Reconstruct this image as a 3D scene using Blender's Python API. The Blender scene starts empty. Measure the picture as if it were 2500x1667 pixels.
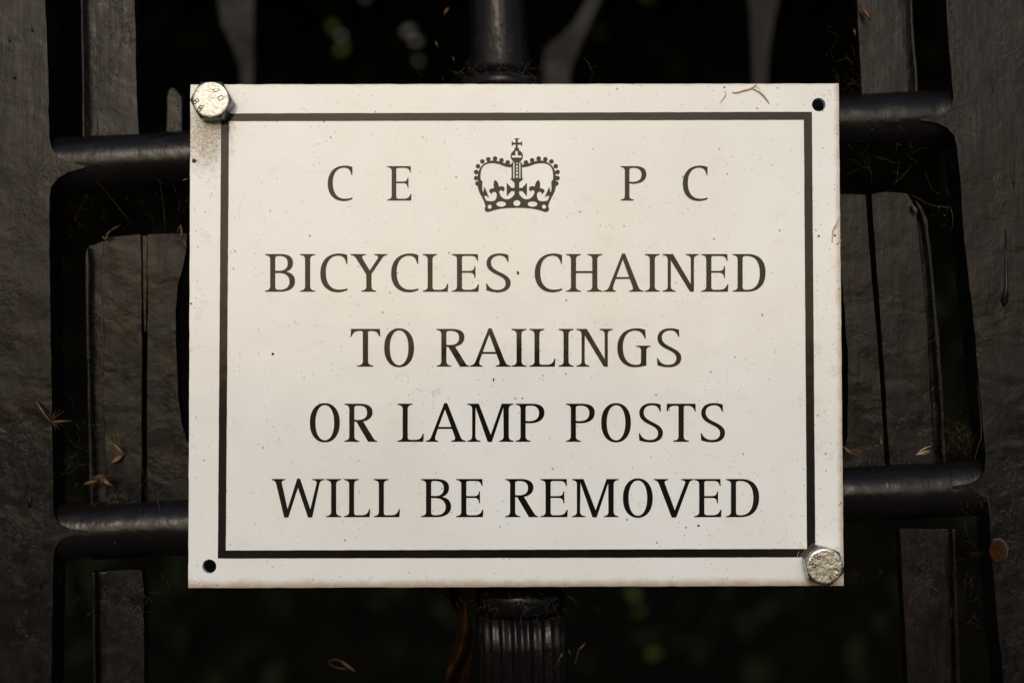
import bpy, bmesh, math, random
from mathutils import Vector, Matrix, noise
from mathutils.geometry import tessellate_polygon
R = math.radians
random.seed(7)
scene = bpy.context.scene
C = scene.collection

# ------------------------------------------------------------------ camera
SZ = 1.45                                    # height of the sign's centre above the ground
CAM = Vector((-0.00497601, -0.56686749, SZ - 0.02084154))
PITCH, YAW, ROLL = 0.03153754, -0.00609257, 0.00269382
cam_d = bpy.data.cameras.new('camera')
cam = bpy.data.objects.new('camera', cam_d)
C.objects.link(cam)
scene.camera = cam
ROT = (Matrix.Rotation(YAW, 3, 'Z') @ Matrix.Rotation(PITCH, 3, 'X') @ Matrix.Rotation(ROLL, 3, 'Y'))
cam.matrix_world = Matrix.Translation(CAM) @ (ROT @ Matrix.Rotation(R(90), 3, 'X')).to_4x4()
cam_d.lens = 50
cam_d.sensor_width = 36
cam_d.clip_start = 0.01
cam_d.clip_end = 2000
cam_d.dof.use_dof = True
cam_d.dof.focus_distance = 0.567
cam_d.dof.aperture_fstop = 4.0

# ------------------------------------------------------------------ sky, sun, exposure
SUN = Vector((-0.07, -0.86, 0.42)).normalized()
elev, azim = math.asin(SUN.z), math.atan2(SUN.x, SUN.y)
world = bpy.data.worlds.new('World')
scene.world = world
world.use_nodes = True
wn = world.node_tree
wn.nodes.clear()
sky = wn.nodes.new('ShaderNodeTexSky')
sky.sky_type = 'NISHITA'
sky.sun_disc = False
sky.sun_elevation = elev
sky.sun_rotation = azim
sky.altitude = 50
sky.air_density = 1.0
sky.dust_density = 3.5
sky.ozone_density = 1.0
bg = wn.nodes.new('ShaderNodeBackground')
bg.inputs['Strength'].default_value = 0.12
wo = wn.nodes.new('ShaderNodeOutputWorld')
wn.links.new(sky.outputs[0], bg.inputs[0])
wn.links.new(bg.outputs[0], wo.inputs[0])
sl = bpy.data.lights.new('sun', 'SUN')
sl.energy = 0.8
sl.angle = R(18)
sl.color = (1.0, 0.95, 0.88)
so = bpy.data.objects.new('sun', sl)
C.objects.link(so)
so.rotation_euler = SUN.to_track_quat('Z', 'Y').to_euler()
scene.view_settings.view_transform = 'Standard'
scene.view_settings.look = 'None'
scene.view_settings.gamma = 1
scene.view_settings.exposure = -0.1
scene.view_settings.use_curve_mapping = False

# ------------------------------------------------------------------ helpers
FPX = 50 / 36 * 2500
MM = 0.26 / 1591                            # metres to a pixel of the photograph, at the sign


def at(px, py, y=0.0):
    """point of the plane at depth y that the photograph shows at that pixel"""
    d = ROT @ Vector(((px - 1250) / FPX, 1.0, -(py - 833.5) / FPX))
    return CAM + d * ((y - CAM.y) / d.y)


def sm(o):
    for p in o.data.polygons:
        p.use_smooth = True


def link(name, mesh, mat=None, parent=None):
    o = bpy.data.objects.new(name, mesh)
    C.objects.link(o)
    if mat is not None:
        mesh.materials.append(mat)
    if parent is not None:
        o.parent = parent
        o.matrix_parent_inverse = Matrix.Translation(-Vector(parent.location))
    return o


def mesh_of(verts, faces):
    me = bpy.data.meshes.new('shape')
    me.from_pydata([tuple(v) for v in verts], [], faces)
    me.validate()
    bm = bmesh.new()
    bm.from_mesh(me)
    bmesh.ops.recalc_face_normals(bm, faces=bm.faces)
    bm.to_mesh(me)
    bm.free()
    return me


def tag(o, label, cat=None, group=None, kind=None):
    o['label'] = label
    if cat:
        o['category'] = cat
    if group:
        o['group'] = group
    if kind:
        o['kind'] = kind
    return o


def thing(name, label, cat, loc, group=None):
    o = bpy.data.objects.new(name, None)
    o.empty_display_size = 0.01
    C.objects.link(o)
    o.location = loc
    return tag(o, label, cat, group)


def slab(loops, yf, yb):
    """(x,z) loops, the first the outline and the rest holes, between y = yf (front) and y = yb"""
    vs, fs, base = [], [], 0
    tri = tessellate_polygon([[Vector((p[0], p[1], 0)) for p in lp] for lp in loops])
    n = sum(len(lp) for lp in loops)
    for lp in loops:
        vs += [(p[0], yf, p[1]) for p in lp]
    for lp in loops:
        vs += [(p[0], yb, p[1]) for p in lp]
    for t in tri:
        fs.append(tuple(t))
        fs.append(tuple(i + n for i in reversed(t)))
    for lp in loops:
        m = len(lp)
        for i in range(m):
            j = (i + 1) % m
            fs.append((base + i, base + j, base + j + n, base + i + n))
        base += m
    return vs, fs


def join(parts):
    V, F = [], []
    for v, f in parts:
        b = len(V)
        V += list(v)
        F += [tuple(i + b for i in q) for q in f]
    return V, F


def tube(pts, radii, seg=10, cap=True):
    """a round bar along pts; radii one per point"""
    pts = [Vector(p) for p in pts]
    V, F = [], []
    n = len(pts)
    t0 = (pts[1] - pts[0]).normalized()
    up = Vector((0, 0, 1)) if abs(t0.z) < 0.9 else Vector((0, 1, 0))
    a = t0.cross(up).normalized()
    for i, p in enumerate(pts):
        t = (pts[min(i + 1, n - 1)] - pts[max(i - 1, 0)]).normalized()
        a = (a - t * a.dot(t)).normalized()
        b = t.cross(a)
        for k in range(seg):
            th = 2 * math.pi * k / seg
            V.append(p + (a * math.cos(th) + b * math.sin(th)) * radii[i])
    for i in range(n - 1):
        for k in range(seg):
            F.append((i * seg + k, i * seg + (k + 1) % seg, (i + 1) * seg + (k + 1) % seg, (i + 1) * seg + k))
    if cap:
        F.append(tuple(range(seg)))
        F.append(tuple((n - 1) * seg + k for k in range(seg)))
    return V, F


def resample(poly, step, jit, seed):
    rnd = random.Random(seed)
    out = []
    for i, p in enumerate(poly):
        q = poly[(i + 1) % len(poly)]
        d = math.hypot(q[0] - p[0], q[1] - p[1])
        k = max(1, int(d / step))
        for j in range(k):
            t = j / k
            x, y = p[0] + (q[0] - p[0]) * t, p[1] + (q[1] - p[1]) * t
            if k > 1:
                x += rnd.uniform(-jit, jit)
                y += rnd.uniform(-jit, jit)
            out.append((x, y))
    return out


def panel(name, px_poly, yf, thick, mat, parent, bevel=0.0009, jit=1.1, step=34, seed=1):
    """an iron panel whose outline is given in photograph pixels, front at depth yf"""
    poly = resample(px_poly, step, jit, seed)
    loop = []
    for p in poly:
        w = at(p[0], p[1], yf)
        loop.append((w.x, w.z))
    v, f = slab([loop], yf, yf + thick)
    o = link(name, mesh_of(v, f), mat, parent)
    b = o.modifiers.new('edge', 'BEVEL')
    b.width = bevel
    b.segments = 3
    b.limit_method = 'ANGLE'
    b.angle_limit = R(50)
    sm(o)
    try:
        o.data.set_sharp_from_angle(angle=R(40))
    except Exception:
        pass
    return o


# ------------------------------------------------------------------ materials
class N:
    def __init__(self, name):
        self.m = bpy.data.materials.new(name)
        self.m.use_nodes = True
        self.t = self.m.node_tree
        self.b = self.t.nodes['Principled BSDF']
        self.co = self.t.nodes.new('ShaderNodeTexCoord')

    def link(self, a, b):
        self.t.links.new(a, b)

    def val(self, s, v):
        if hasattr(v, 'is_linked') or hasattr(v, 'links'):
            self.link(v, s)
        else:
            s.default_value = v

    def map(self, scale=(1, 1, 1), loc=(0, 0, 0), src='Object'):
        n = self.t.nodes.new('ShaderNodeMapping')
        n.inputs['Scale'].default_value = scale
        n.inputs['Location'].default_value = loc
        self.link(self.co.outputs[src], n.inputs[0])
        return n.outputs[0]

    def noise(self, vec, scale, detail=5, rough=0.6, dist=0.0):
        n = self.t.nodes.new('ShaderNodeTexNoise')
        n.inputs['Scale'].default_value = scale
        n.inputs['Detail'].default_value = detail
        n.inputs['Roughness'].default_value = rough
        n.inputs['Distortion'].default_value = dist
        self.link(vec, n.inputs['Vector'])
        return n.outputs[0]

    def vor(self, vec, scale, feature='F1'):
        n = self.t.nodes.new('ShaderNodeTexVoronoi')
        n.feature = feature
        n.inputs['Scale'].default_value = scale
        self.link(vec, n.inputs['Vector'])
        return n

    def ramp(self, fac, a, b, ca=0.0, cb=1.0):
        n = self.t.nodes.new('ShaderNodeMapRange')
        n.interpolation_type = 'SMOOTHSTEP'
        self.val(n.inputs[0], fac)
        self.val(n.inputs[1], a)
        self.val(n.inputs[2], b)
        n.inputs[3].default_value = ca
        n.inputs[4].default_value = cb
        return n.outputs[0]

    def math(self, op, a, b=0.5):
        n = self.t.nodes.new('ShaderNodeMath')
        n.operation = op
        self.val(n.inputs[0], a)
        self.val(n.inputs[1], b)
        return n.outputs[0]

    def mix(self, fac, a, b):
        n = self.t.nodes.new('ShaderNodeMix')
        n.data_type = 'RGBA'
        self.val(n.inputs[0], fac)
        for s, v in ((n.inputs[6], a), (n.inputs[7], b)):
            if isinstance(v, tuple):
                s.default_value = v + (1,)
            else:
                self.link(v, s)
        return n.outputs[2]

    def bump(self, h, dist, strength=1.0, prev=None):
        n = self.t.nodes.new('ShaderNodeBump')
        n.inputs['Strength'].default_value = strength
        n.inputs['Distance'].default_value = dist
        self.link(h, n.inputs['Height'])
        if prev is not None:
            self.link(prev, n.inputs['Normal'])
        return n.outputs[0]

    def sep(self, src='Object'):
        n = self.t.nodes.new('ShaderNodeSeparateXYZ')
        self.link(self.co.outputs[src], n.inputs[0])
        return n.outputs

    def set(self, **k):
        for a, v in k.items():
            s = self.b.inputs[{'color': 'Base Color', 'rough': 'Roughness', 'metal': 'Metallic', 'normal': 'Normal', 'spec': 'Specular IOR Level'}[a]]
            if isinstance(v, tuple):
                s.default_value = v + (1,)
            else:
                self.val(s, v)
        return self.m


def plain(name, col, rough=0.6, metal=0.0, spec=0.5):
    n = N(name)
    return n.set(color=col, rough=rough, metal=metal, spec=spec)


def dots(n, vec, scale, r0, r1, keep):
    """small round specks: about a share `keep` of the cells holds one"""
    v = n.vor(vec, scale)
    s = n.t.nodes.new('ShaderNodeSeparateColor')
    n.link(v.outputs['Color'], s.inputs[0])
    rad = n.ramp(s.outputs[0], 0.0, 1.0, r0, r1)
    inner = n.math('MULTIPLY', rad, 0.45)
    d = n.ramp(v.outputs['Distance'], inner, rad, 1.0, 0.0)
    on = n.math('LESS_THAN', s.outputs[1], keep)
    return n.math('MULTIPLY', d, on)


def enamel(name, base, black):
    n = N(name)
    X, Y, Z = n.sep()
    vec = n.co.outputs['Object']
    warp = n.noise(vec, 34, 3, 0.5)
    # where dirt gathers: along the two upright edges, a little everywhere else
    ax = n.math('ABSOLUTE', X)
    side = n.ramp(ax, 0.1165, 0.1300, 0.0, 1.0)
    rside = n.ramp(X, 0.112, 0.1295, 0.0, 1.0)
    low = n.ramp(Z, -0.0960, -0.1003, 0.0, 1.0)
    top = n.ramp(Z, 0.0985, 0.1003, 0.0, 1.0)
    patch = n.ramp(n.noise(vec, 55, 4, 0.6), 0.48, 0.68, 0.0, 1.0)
    k1 = n.math('ADD', 0.006, n.math('MULTIPLY', n.math('ADD', side, n.math('MULTIPLY', patch, 0.30)), 0.40))
    d1 = dots(n, vec, 340, 0.03, 0.20, k1)
    k2 = n.math('ADD', 0.01, n.math('MULTIPLY', n.math('ADD', rside, n.math('MULTIPLY', patch, 0.26)), 0.9))
    d2 = dots(n, n.map((1, 1, 1), (3.1, 0, 1.7)), 820, 0.06, 0.26, k2)
    st = n.map((1.0, 1.0, 0.5), (5.2, 0, 2.2))
    d3 = dots(n, st, 110, 0.012, 0.05, 0.07)
    # hair-fine scratches
    sc = n.noise(n.map((14, 14, 14), (2, 0, 4)), 1.0, 2, 0.5, 1.2)
    scr = n.ramp(n.math('ABSOLUTE', n.math('SUBTRACT', sc, 0.5)), 0.0, 0.0022, 1.0, 0.0)
    scr = n.math('MULTIPLY', scr, n.ramp(n.noise(n.map((1, 1, 1), (9, 0, 3)), 42, 2), 0.50, 0.60, 0.0, 1.0))
    fine = n.noise(vec, 900, 3, 0.6)
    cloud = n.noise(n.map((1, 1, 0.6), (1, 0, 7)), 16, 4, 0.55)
    if black:
        col = n.mix(n.math('MULTIPLY', n.ramp(cloud, 0.4, 0.7), 0.5), (0.008, 0.007, 0.006), (0.016, 0.012, 0.009))
        col = n.mix(n.math('MULTIPLY', d1, 0.6), col, (0.03, 0.024, 0.018))
        rough = n.math('ADD', n.math('MULTIPLY', fine, 0.05), 0.07)
    else:
        col = n.mix(n.ramp(cloud, 0.32, 0.70), base, (base[0] * 0.935, base[1] * 0.925, base[2] * 0.90))  # soft bands of mirrored surroundings, put into the white as tone
        stain = n.math('MULTIPLY', n.ramp(n.noise(n.map((1, 1, 1.4), (4, 0, 1)), 70, 5, 0.65), 0.55, 0.75), n.math('ADD', 0.14, n.math('MULTIPLY', side, 0.75)))
        col = n.mix(stain, col, (0.42, 0.33, 0.24))
        # rusty brown rim where water dries off the lower and right edges
        wob = n.math('MULTIPLY', n.math('SUBTRACT', n.noise(vec, 150, 4, 0.7), 0.5), 0.0030)
        rim = n.ramp(n.math('ADD', Z, wob), -0.0962, -0.1006, 0.0, 0.9)
        rimr = n.ramp(n.math('ADD', X, wob), 0.1272, 0.1306, 0.0, 0.8)
        rimt = n.ramp(n.math('ADD', Z, wob), 0.0992, 0.1006, 0.0, 0.45)
        col = n.mix(n.math('MAXIMUM', n.math('MAXIMUM', rim, rimt), rimr), col, (0.30, 0.215, 0.13))
        # grime washed down from under the bolt at the upper left
        dx = n.math('MULTIPLY', n.math('ADD', X, 0.1235), 1.15)
        dz = n.math('MULTIPLY', n.math('SUBTRACT', Z, 0.080), 0.75)
        rr = n.math('SQRT', n.math('ADD', n.math('MULTIPLY', dx, dx), n.math('MULTIPLY', dz, dz)))
        gn = n.noise(vec, 420, 5, 0.7)
        gr = n.ramp(n.math('ADD', rr, n.math('MULTIPLY', n.math('SUBTRACT', gn, 0.5), 0.022)), 0.003, 0.0150, 0.95, 0.0)
        gr = n.math('MULTIPLY', gr, n.ramp(n.noise(vec, 1100, 4, 0.75), 0.36, 0.60, 0.30, 1.0))
        col = n.mix(gr, col, (0.20, 0.145, 0.095))
        col = n.mix(n.math('MULTIPLY', scr, 0.22), col, (0.30, 0.22, 0.17))
        col = n.mix(n.math('MULTIPLY', d1, 0.72), col, (0.10, 0.075, 0.055))
        col = n.mix(n.math('MULTIPLY', d2, 0.75), col, (0.09, 0.065, 0.045))
        col = n.mix(n.math('MULTIPLY', d3, 0.95), col, (0.03, 0.018, 0.01))
        rough = n.math('ADD', n.math('MULTIPLY', fine, 0.08), 0.10)
    nb = n.bump(warp, 0.0006, 0.55)
    nb = n.bump(fine, 0.00002, 0.3, nb)
    return n.set(color=col, rough=rough, normal=nb, spec=0.21 if black else 0.5)


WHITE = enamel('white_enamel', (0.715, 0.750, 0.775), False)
BLACK = enamel('black_enamel', (0.01, 0.01, 0.01), True)


def iron(name, streak=(1, 1, 0.35), dust=0.22, rough=0.17, seed=0.0, spec=0.175, chips=0.30):
    n = N(name)
    vec = n.map((1, 1, 1), (seed, seed * 0.7, seed * 1.3), 'Object')
    st = n.map(streak, (seed, 0, seed), 'Object')
    big = n.noise(n.map((1, 1, 0.6), (seed + 1, 0, 2)), 22, 3, 0.5, 0.4)
    lump = n.noise(vec, 75, 3, 0.5, 0.3)
    grain = n.noise(st, 260, 5, 0.7)
    fine = n.noise(vec, 1500, 3, 0.7)
    pit = dots(n, n.map((1, 1, 0.6), (seed, 3, 0)), 75, 0.03, 0.15, 0.26)
    pit2 = dots(n, n.map((1, 1, 1), (2.2 + seed, 0, 5)), 380, 0.06, 0.26, 0.16)
    drip = n.noise(n.map((1, 1, 0.10), (seed, 1, 0)), 80, 4, 0.6)
    # old paint flaked away under the newest coat: a low step with a ragged edge
    chip = n.ramp(n.noise(n.map((1, 1, 0.55), (seed + 3, 0, 0)), 60, 7, 0.72), 0.545, 0.575)
    d = n.math('MULTIPLY', n.ramp(grain, 0.40, 0.75), dust)
    col = n.mix(d, (0.0042, 0.0038, 0.0042), (0.022, 0.018, 0.015))
    col = n.mix(n.math('MULTIPLY', n.ramp(n.noise(vec, 28, 5, 0.7), 0.52, 0.70), 0.5), col, (0.014, 0.008, 0.006))
    sp = dots(n, n.map((1, 1, 1), (7 + seed, 0, 2)), 500, 0.04, 0.13, 0.06)
    col = n.mix(n.math('MULTIPLY', sp, 0.5), col, (0.12, 0.10, 0.08))
    rg = n.math('ADD', n.math('ADD', n.math('MULTIPLY', grain, 0.16), rough - 0.08), n.math('MULTIPLY', n.ramp(n.noise(vec, 40, 5, 0.7), 0.40, 0.65), 0.16))
    nb = n.bump(big, 0.0030, 0.42)
    nb = n.bump(lump, 0.0014, 0.45, nb)
    nb = n.bump(drip, 0.0007, 0.6, nb)
    nb = n.bump(chip, 0.00030, chips, nb)
    nb = n.bump(grain, 0.00030, 0.22, nb)
    inv = n.math('SUBTRACT', 1.0, n.math('MAXIMUM', pit, n.math('MULTIPLY', pit2, 0.4)))
    nb = n.bump(inv, 0.0010, 0.9, nb)
    nb = n.bump(fine, 0.00005, 0.5, nb)
    return n.set(color=col, rough=rg, normal=nb, spec=spec)


IRON_A = iron('black_gloss_paint', seed=0.0)
IRON_B = iron('black_gloss_paint_ribs', streak=(1, 1, 0.22), dust=0.30, rough=0.18, seed=4.3, spec=0.165)
IRON_D = iron('black_paint_dimmed', dust=0.1, rough=0.4, seed=2.3, spec=0.10)  # copy of the gloss paint, dimmed to darken the rear ironwork
IRON_C = iron('black_gloss_paint_bars', streak=(0.35, 1, 1), dust=0.08, rough=0.17, seed=8.1, spec=0.25, chips=0.05)


def zinc(name, base, r0, r1, seed):
    n = N(name)
    vec = n.map((1, 1, 1), (seed, seed, seed))
    a = n.noise(vec, 420, 5, 0.65)
    b = n.noise(vec, 1300, 4, 0.7)
    sp = dots(n, vec, 900, 0.08, 0.3, 0.16)
    col = n.mix(n.ramp(a, 0.35, 0.68), base, (base[0] * 0.78, base[1] * 0.73, base[2] * 0.62))
    col = n.mix(n.math('MULTIPLY', sp, 0.8), col, (0.10, 0.075, 0.05))
    # dirt on the flanks low down by the plate, kept to the metal's own wear
    rg = n.ramp(b, 0.3, 0.75, r0, r1)
    nb = n.bump(a, 0.0005, 0.6)
    nb = n.bump(b, 0.00015, 0.6, nb)
    return n.set(color=col, rough=rg, metal=1.0, normal=nb)


ZINC_A = zinc('zinc_bright', (0.36, 0.37, 0.375), 0.26, 0.44, 0.0)
ZINC_B = zinc('zinc_weathered', (0.53, 0.54, 0.53), 0.22, 0.42, 3.0)
ZINC_DK = plain('grime_in_stamping', (0.035, 0.028, 0.02), 0.7)

RUSTY = N('rust')
RUSTY = RUSTY.set(color=RUSTY.mix(RUSTY.ramp(RUSTY.noise(RUSTY.co.outputs['Object'], 350, 5), 0.35, 0.65), (0.035, 0.013, 0.003), (0.014, 0.007, 0.003)), rough=0.95, spec=0.08)
CHIP = plain('bare_edge_of_paint', (0.03, 0.031, 0.033), 0.8, spec=0.2)
DRY = N('dry_plant')
DRY = DRY.set(color=DRY.mix(DRY.ramp(DRY.noise(DRY.co.outputs['Object'], 260, 4), 0.3, 0.7), (0.15, 0.070, 0.022), (0.05, 0.020, 0.007)), rough=0.7)
DEADLEAF = N('withered_leaf')
DEADLEAF = DEADLEAF.set(color=DEADLEAF.mix(DEADLEAF.ramp(DEADLEAF.noise(DEADLEAF.co.outputs['Object'], 180, 5, 0.7), 0.35, 0.65), (0.026, 0.010, 0.002), (0.008, 0.003, 0.001)), rough=0.9, spec=0.05)
STRAW_DIM = plain('weathered_straw', (0.15, 0.095, 0.045), 0.8, spec=0.15)
STRAW = plain('straw_fibre', (0.46, 0.36, 0.22), 0.65)
WEB = plain('cobweb_thread', (0.15, 0.13, 0.105), 0.8, spec=0.1)
DARKBIT = plain('dark_crumb', (0.035, 0.024, 0.016), 0.85)
FLUFF = plain('brown_fluff', (0.12, 0.07, 0.03), 0.9, spec=0.1)

# ------------------------------------------------------------------ the ground and the planting behind
n = N('asphalt_ground')
v = n.co.outputs['Object']
gcol = n.mix(n.ramp(n.noise(v, 3.0, 6, 0.7), 0.3, 0.7), (0.060, 0.055, 0.050), (0.042, 0.039, 0.036))
gcol = n.mix(n.math('MULTIPLY', n.ramp(n.noise(v, 60, 4), 0.45, 0.7), 0.5), gcol, (0.085, 0.078, 0.070))
GRAVEL = n.set(color=gcol, rough=0.9)
me = mesh_of([(-400, -400, 0), (400, -400, 0), (400, 400, 0), (-400, 400, 0)], [(0, 1, 2, 3)])
ground = link('ground', me, GRAVEL)
tag(ground, 'dark asphalt ground in front of the railing', kind='structure')
n = N('pale_added_ground')
PALE = n.set(color=n.mix(n.noise(n.co.outputs['Object'], 5, 6), (0.50, 0.43, 0.35), (0.40, 0.34, 0.27)), rough=0.9)  # for an unseen strip added to brighten the low reflections in the gloss
me = mesh_of([(-200, -90, 0.01), (200, -90, 0.01), (200, -12, 0.01), (-200, -12, 0.01)], [(0, 1, 2, 3)])
tag(link('path', me, PALE), 'broad pale ground strip out of view, added to brighten low reflections', kind='structure')
n = N('soil')
SOIL = n.set(color=n.mix(n.noise(n.co.outputs['Object'], 30, 6), (0.022, 0.016, 0.010), (0.045, 0.032, 0.02)), rough=0.95)
me = mesh_of([(-30, -1.1, 0.006), (30, -1.1, 0.006), (30, 8, 0.006), (-30, 8, 0.006)], [(0, 1, 2, 3)])
bed = link('soil_bed', me, SOIL)
tag(bed, 'dark soil bed along the foot of the railing', kind='structure')

LEAF_D = N('leaf_shaded')
LEAF_D = LEAF_D.set(color=LEAF_D.mix(LEAF_D.noise(LEAF_D.co.outputs['Object'], 6, 3), (0.003, 0.006, 0.002), (0.007, 0.012, 0.003)), rough=0.7, spec=0.1)  # shaded leaf copy: the hedge's shade is put into this near-black colour
LEAF_L = N('leaf_green_lit')
LEAF_L = LEAF_L.set(color=LEAF_L.mix(LEAF_L.noise(LEAF_L.co.outputs['Object'], 9, 3), (0.035, 0.060, 0.006), (0.05, 0.062, 0.010)), rough=0.7, spec=0.2)  # lit leaf copy: the light it catches is put into the colour
LEAF_G = plain('leaf_pale_lit', (0.09, 0.09, 0.085), 0.6)  # grey lit copy for glinting leaves, brightness put into the colour
CORE = plain('hedge_inner_shade', (0.0025, 0.0025, 0.0018), 0.95, spec=0.03)  # near-black backing that stands in for the shade between the leaves


def leaf_vf(L=0.05, W=0.022, fold=0.006):
    prof = [(0, 0.0), (0.16, 0.62), (0.40, 1.0), (0.68, 0.80), (0.88, 0.36), (1, 0)]
    V, F = [], []
    for t, w in prof:
        cz = -0.25 * L * (t - 0.4) ** 2
        V += [(-W * w / 2, t * L, cz + fold * w), (0, t * L, cz), (W * w / 2, t * L, cz + fold * w)]
    for i in range(len(prof) - 1):
        a, b = i * 3, i * 3 + 3
        F += [(a, a + 1, b + 1, b), (a + 1, a + 2, b + 2, b + 1)]
    return [Vector(q) for q in V], F


hedge = thing('hedge', 'dark evergreen hedge in shade behind the railing', 'hedge', (0, 1.4, 0))
prof = [(1.45, 0.0), (1.40, 0.8), (1.42, 1.5), (1.30, 2.00), (0.95, 2.14), (0.55, 2.13), (0.34, 2.08), (0.28, 2.30), (0.40, 2.75), (0.9, 3.1), (1.8, 3.2), (2.3, 2.4), (2.4, 1.0), (2.4, 0.0)]  # forward overhang, out of view, added to shut light off the hedge face
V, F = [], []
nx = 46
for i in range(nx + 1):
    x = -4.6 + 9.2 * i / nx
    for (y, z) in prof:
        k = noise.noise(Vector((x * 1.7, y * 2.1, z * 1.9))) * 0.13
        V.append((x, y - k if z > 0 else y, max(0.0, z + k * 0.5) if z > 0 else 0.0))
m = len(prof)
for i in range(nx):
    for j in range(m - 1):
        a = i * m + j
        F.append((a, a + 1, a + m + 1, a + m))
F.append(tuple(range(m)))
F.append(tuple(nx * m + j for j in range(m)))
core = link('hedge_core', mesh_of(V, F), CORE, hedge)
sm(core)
V, F = [], []
rnd = random.Random(3)
lv, lf = leaf_vf()
for k in range(5200):
    if k < 3600:
        j = rnd.randrange(1, 4)
        t = rnd.random()
        y = prof[j][0] + (prof[j + 1][0] - prof[j][0]) * t
        z = prof[j][1] + (prof[j + 1][1] - prof[j][1]) * t
        x = rnd.uniform(-1.4, 1.4)
        y -= rnd.uniform(-0.02, 0.16)
        z -= rnd.uniform(0, 0.05)
    else:
        j = rnd.randrange(4, 9)
        t = rnd.random()
        y = prof[j][0] + (prof[j + 1][0] - prof[j][0]) * t
        z = prof[j][1] + (prof[j + 1][1] - prof[j][1]) * t + rnd.uniform(-0.02, 0.06)
        x = rnd.uniform(-1.6, 1.6)
        y -= rnd.uniform(-0.05, 0.05)
    M = Matrix.Translation((x, y, z)) @ Matrix.Rotation(rnd.uniform(0, 6.28), 4, 'Z') @ Matrix.Rotation(rnd.uniform(-1.2, 0.6), 4, 'X') @ Matrix.Rotation(rnd.uniform(-0.7, 0.7), 4, 'Y')
    b = len(V)
    s = rnd.uniform(0.7, 1.3)
    V += [M @ (q * s) for q in lv]
    F += [tuple(i + b for i in q) for q in lf]
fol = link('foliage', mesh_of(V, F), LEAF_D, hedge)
fol['kind'] = 'stuff'
# the few leaves that stand out of the shade, their light put into paler colours, far out of focus
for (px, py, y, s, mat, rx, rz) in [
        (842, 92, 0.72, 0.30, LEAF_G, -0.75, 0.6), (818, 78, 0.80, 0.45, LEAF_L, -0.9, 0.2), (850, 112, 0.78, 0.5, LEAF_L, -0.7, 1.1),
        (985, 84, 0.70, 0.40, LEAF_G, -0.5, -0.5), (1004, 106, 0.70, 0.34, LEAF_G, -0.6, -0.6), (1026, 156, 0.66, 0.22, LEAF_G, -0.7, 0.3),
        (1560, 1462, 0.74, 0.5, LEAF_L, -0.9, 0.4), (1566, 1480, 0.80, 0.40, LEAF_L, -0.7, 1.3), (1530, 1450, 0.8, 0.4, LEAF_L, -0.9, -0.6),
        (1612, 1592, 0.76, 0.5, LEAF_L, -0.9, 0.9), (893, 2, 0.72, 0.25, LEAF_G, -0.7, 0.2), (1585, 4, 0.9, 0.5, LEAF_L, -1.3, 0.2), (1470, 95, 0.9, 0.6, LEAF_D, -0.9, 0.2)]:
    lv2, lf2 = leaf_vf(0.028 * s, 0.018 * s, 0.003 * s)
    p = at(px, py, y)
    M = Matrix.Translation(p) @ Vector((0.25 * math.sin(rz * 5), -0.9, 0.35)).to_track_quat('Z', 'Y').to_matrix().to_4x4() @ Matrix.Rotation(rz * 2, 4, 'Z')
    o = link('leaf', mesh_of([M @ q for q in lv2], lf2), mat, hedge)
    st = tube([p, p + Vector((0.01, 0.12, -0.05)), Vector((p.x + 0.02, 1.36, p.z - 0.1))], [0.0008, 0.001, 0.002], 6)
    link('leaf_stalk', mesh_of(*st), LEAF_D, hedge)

# ------------------------------------------------------------------ the iron railing panel
rail = thing('iron_railing', 'black gloss painted cast iron railing panel behind the white sign', 'railing', at(1250, 1800, 0.03) * 1.0)
rail.location.z = 0.0
UP = 0.0040       # front of the broad uprights
RB = 0.0120       # front of the flat ribs
# broad uprights
panel('upright', [(-160, -60), (109, -60), (111, 0), (116, 120), (119, 270), (120, 338), (125, 360), (140, 382), (165, 396), (205, 404), (208, 409), (165, 421), (141, 436), (125, 456), (120, 482), (122, 700), (125, 900), (129, 1180), (130, 1240), (134, 1262), (146, 1280), (172, 1291), (212, 1295), (214, 1299), (174, 1307), (148, 1318), (136, 1335), (131, 1358), (128, 1500), (124, 1740), (-160, 1740)], UP, 0.016, IRON_A, rail, 0.0016, 1.3, 26, 1)
upr = panel('upright', [(2306, -60), (2309, 0), (2317, 120), (2324, 200), (2328, 238), (2324, 258), (2310, 274), (2286, 285), (2248, 290), (2246, 294), (2286, 300), (2312, 312), (2330, 332), (2337, 360), (2346, 450), (2354, 590), (2367, 700), (2381, 820), (2388, 920), (2398, 1020), (2406, 1126), (2404, 1150), (2392, 1168), (2366, 1180), (2326, 1187), (2324, 1191), (2368, 1198), (2395, 1210), (2411, 1230), (2415, 1256), (2420, 1340), (2433, 1500), (2447, 1620), (2456, 1740), (2680, 1740), (2680, -60)], UP, 0.016, IRON_A, rail, 0.0016, 1.3, 26, 2)
# the two long round bars that run behind the sign, flaring into the uprights


def long_bar(p0, p1, r):
    y = UP + r + 0.0004
    a, b = at(p0[0], p0[1], y), at(p1[0], p1[1], y)
    n_ = 90
    pts, rad = [], []
    L = (b - a).length
    for i in range(n_ + 1):
        t = i / n_
        p = a.lerp(b, t)
        e = min(t, 1 - t) * L
        fl = 0.0
        wob = 0.00035 * noise.noise(Vector((p.x * 60, r * 900, 2)))
        pts.append(p)
        rad.append(r + fl + wob)
    o = link('crossbar', mesh_of(*tube(pts, rad, 40)), IRON_C, rail)
    sm(o)
    return o


long_bar((112, 408), (2345, 286), 0.0118)
long_bar((122, 1300), (2425, 1186), 0.0118)


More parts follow.
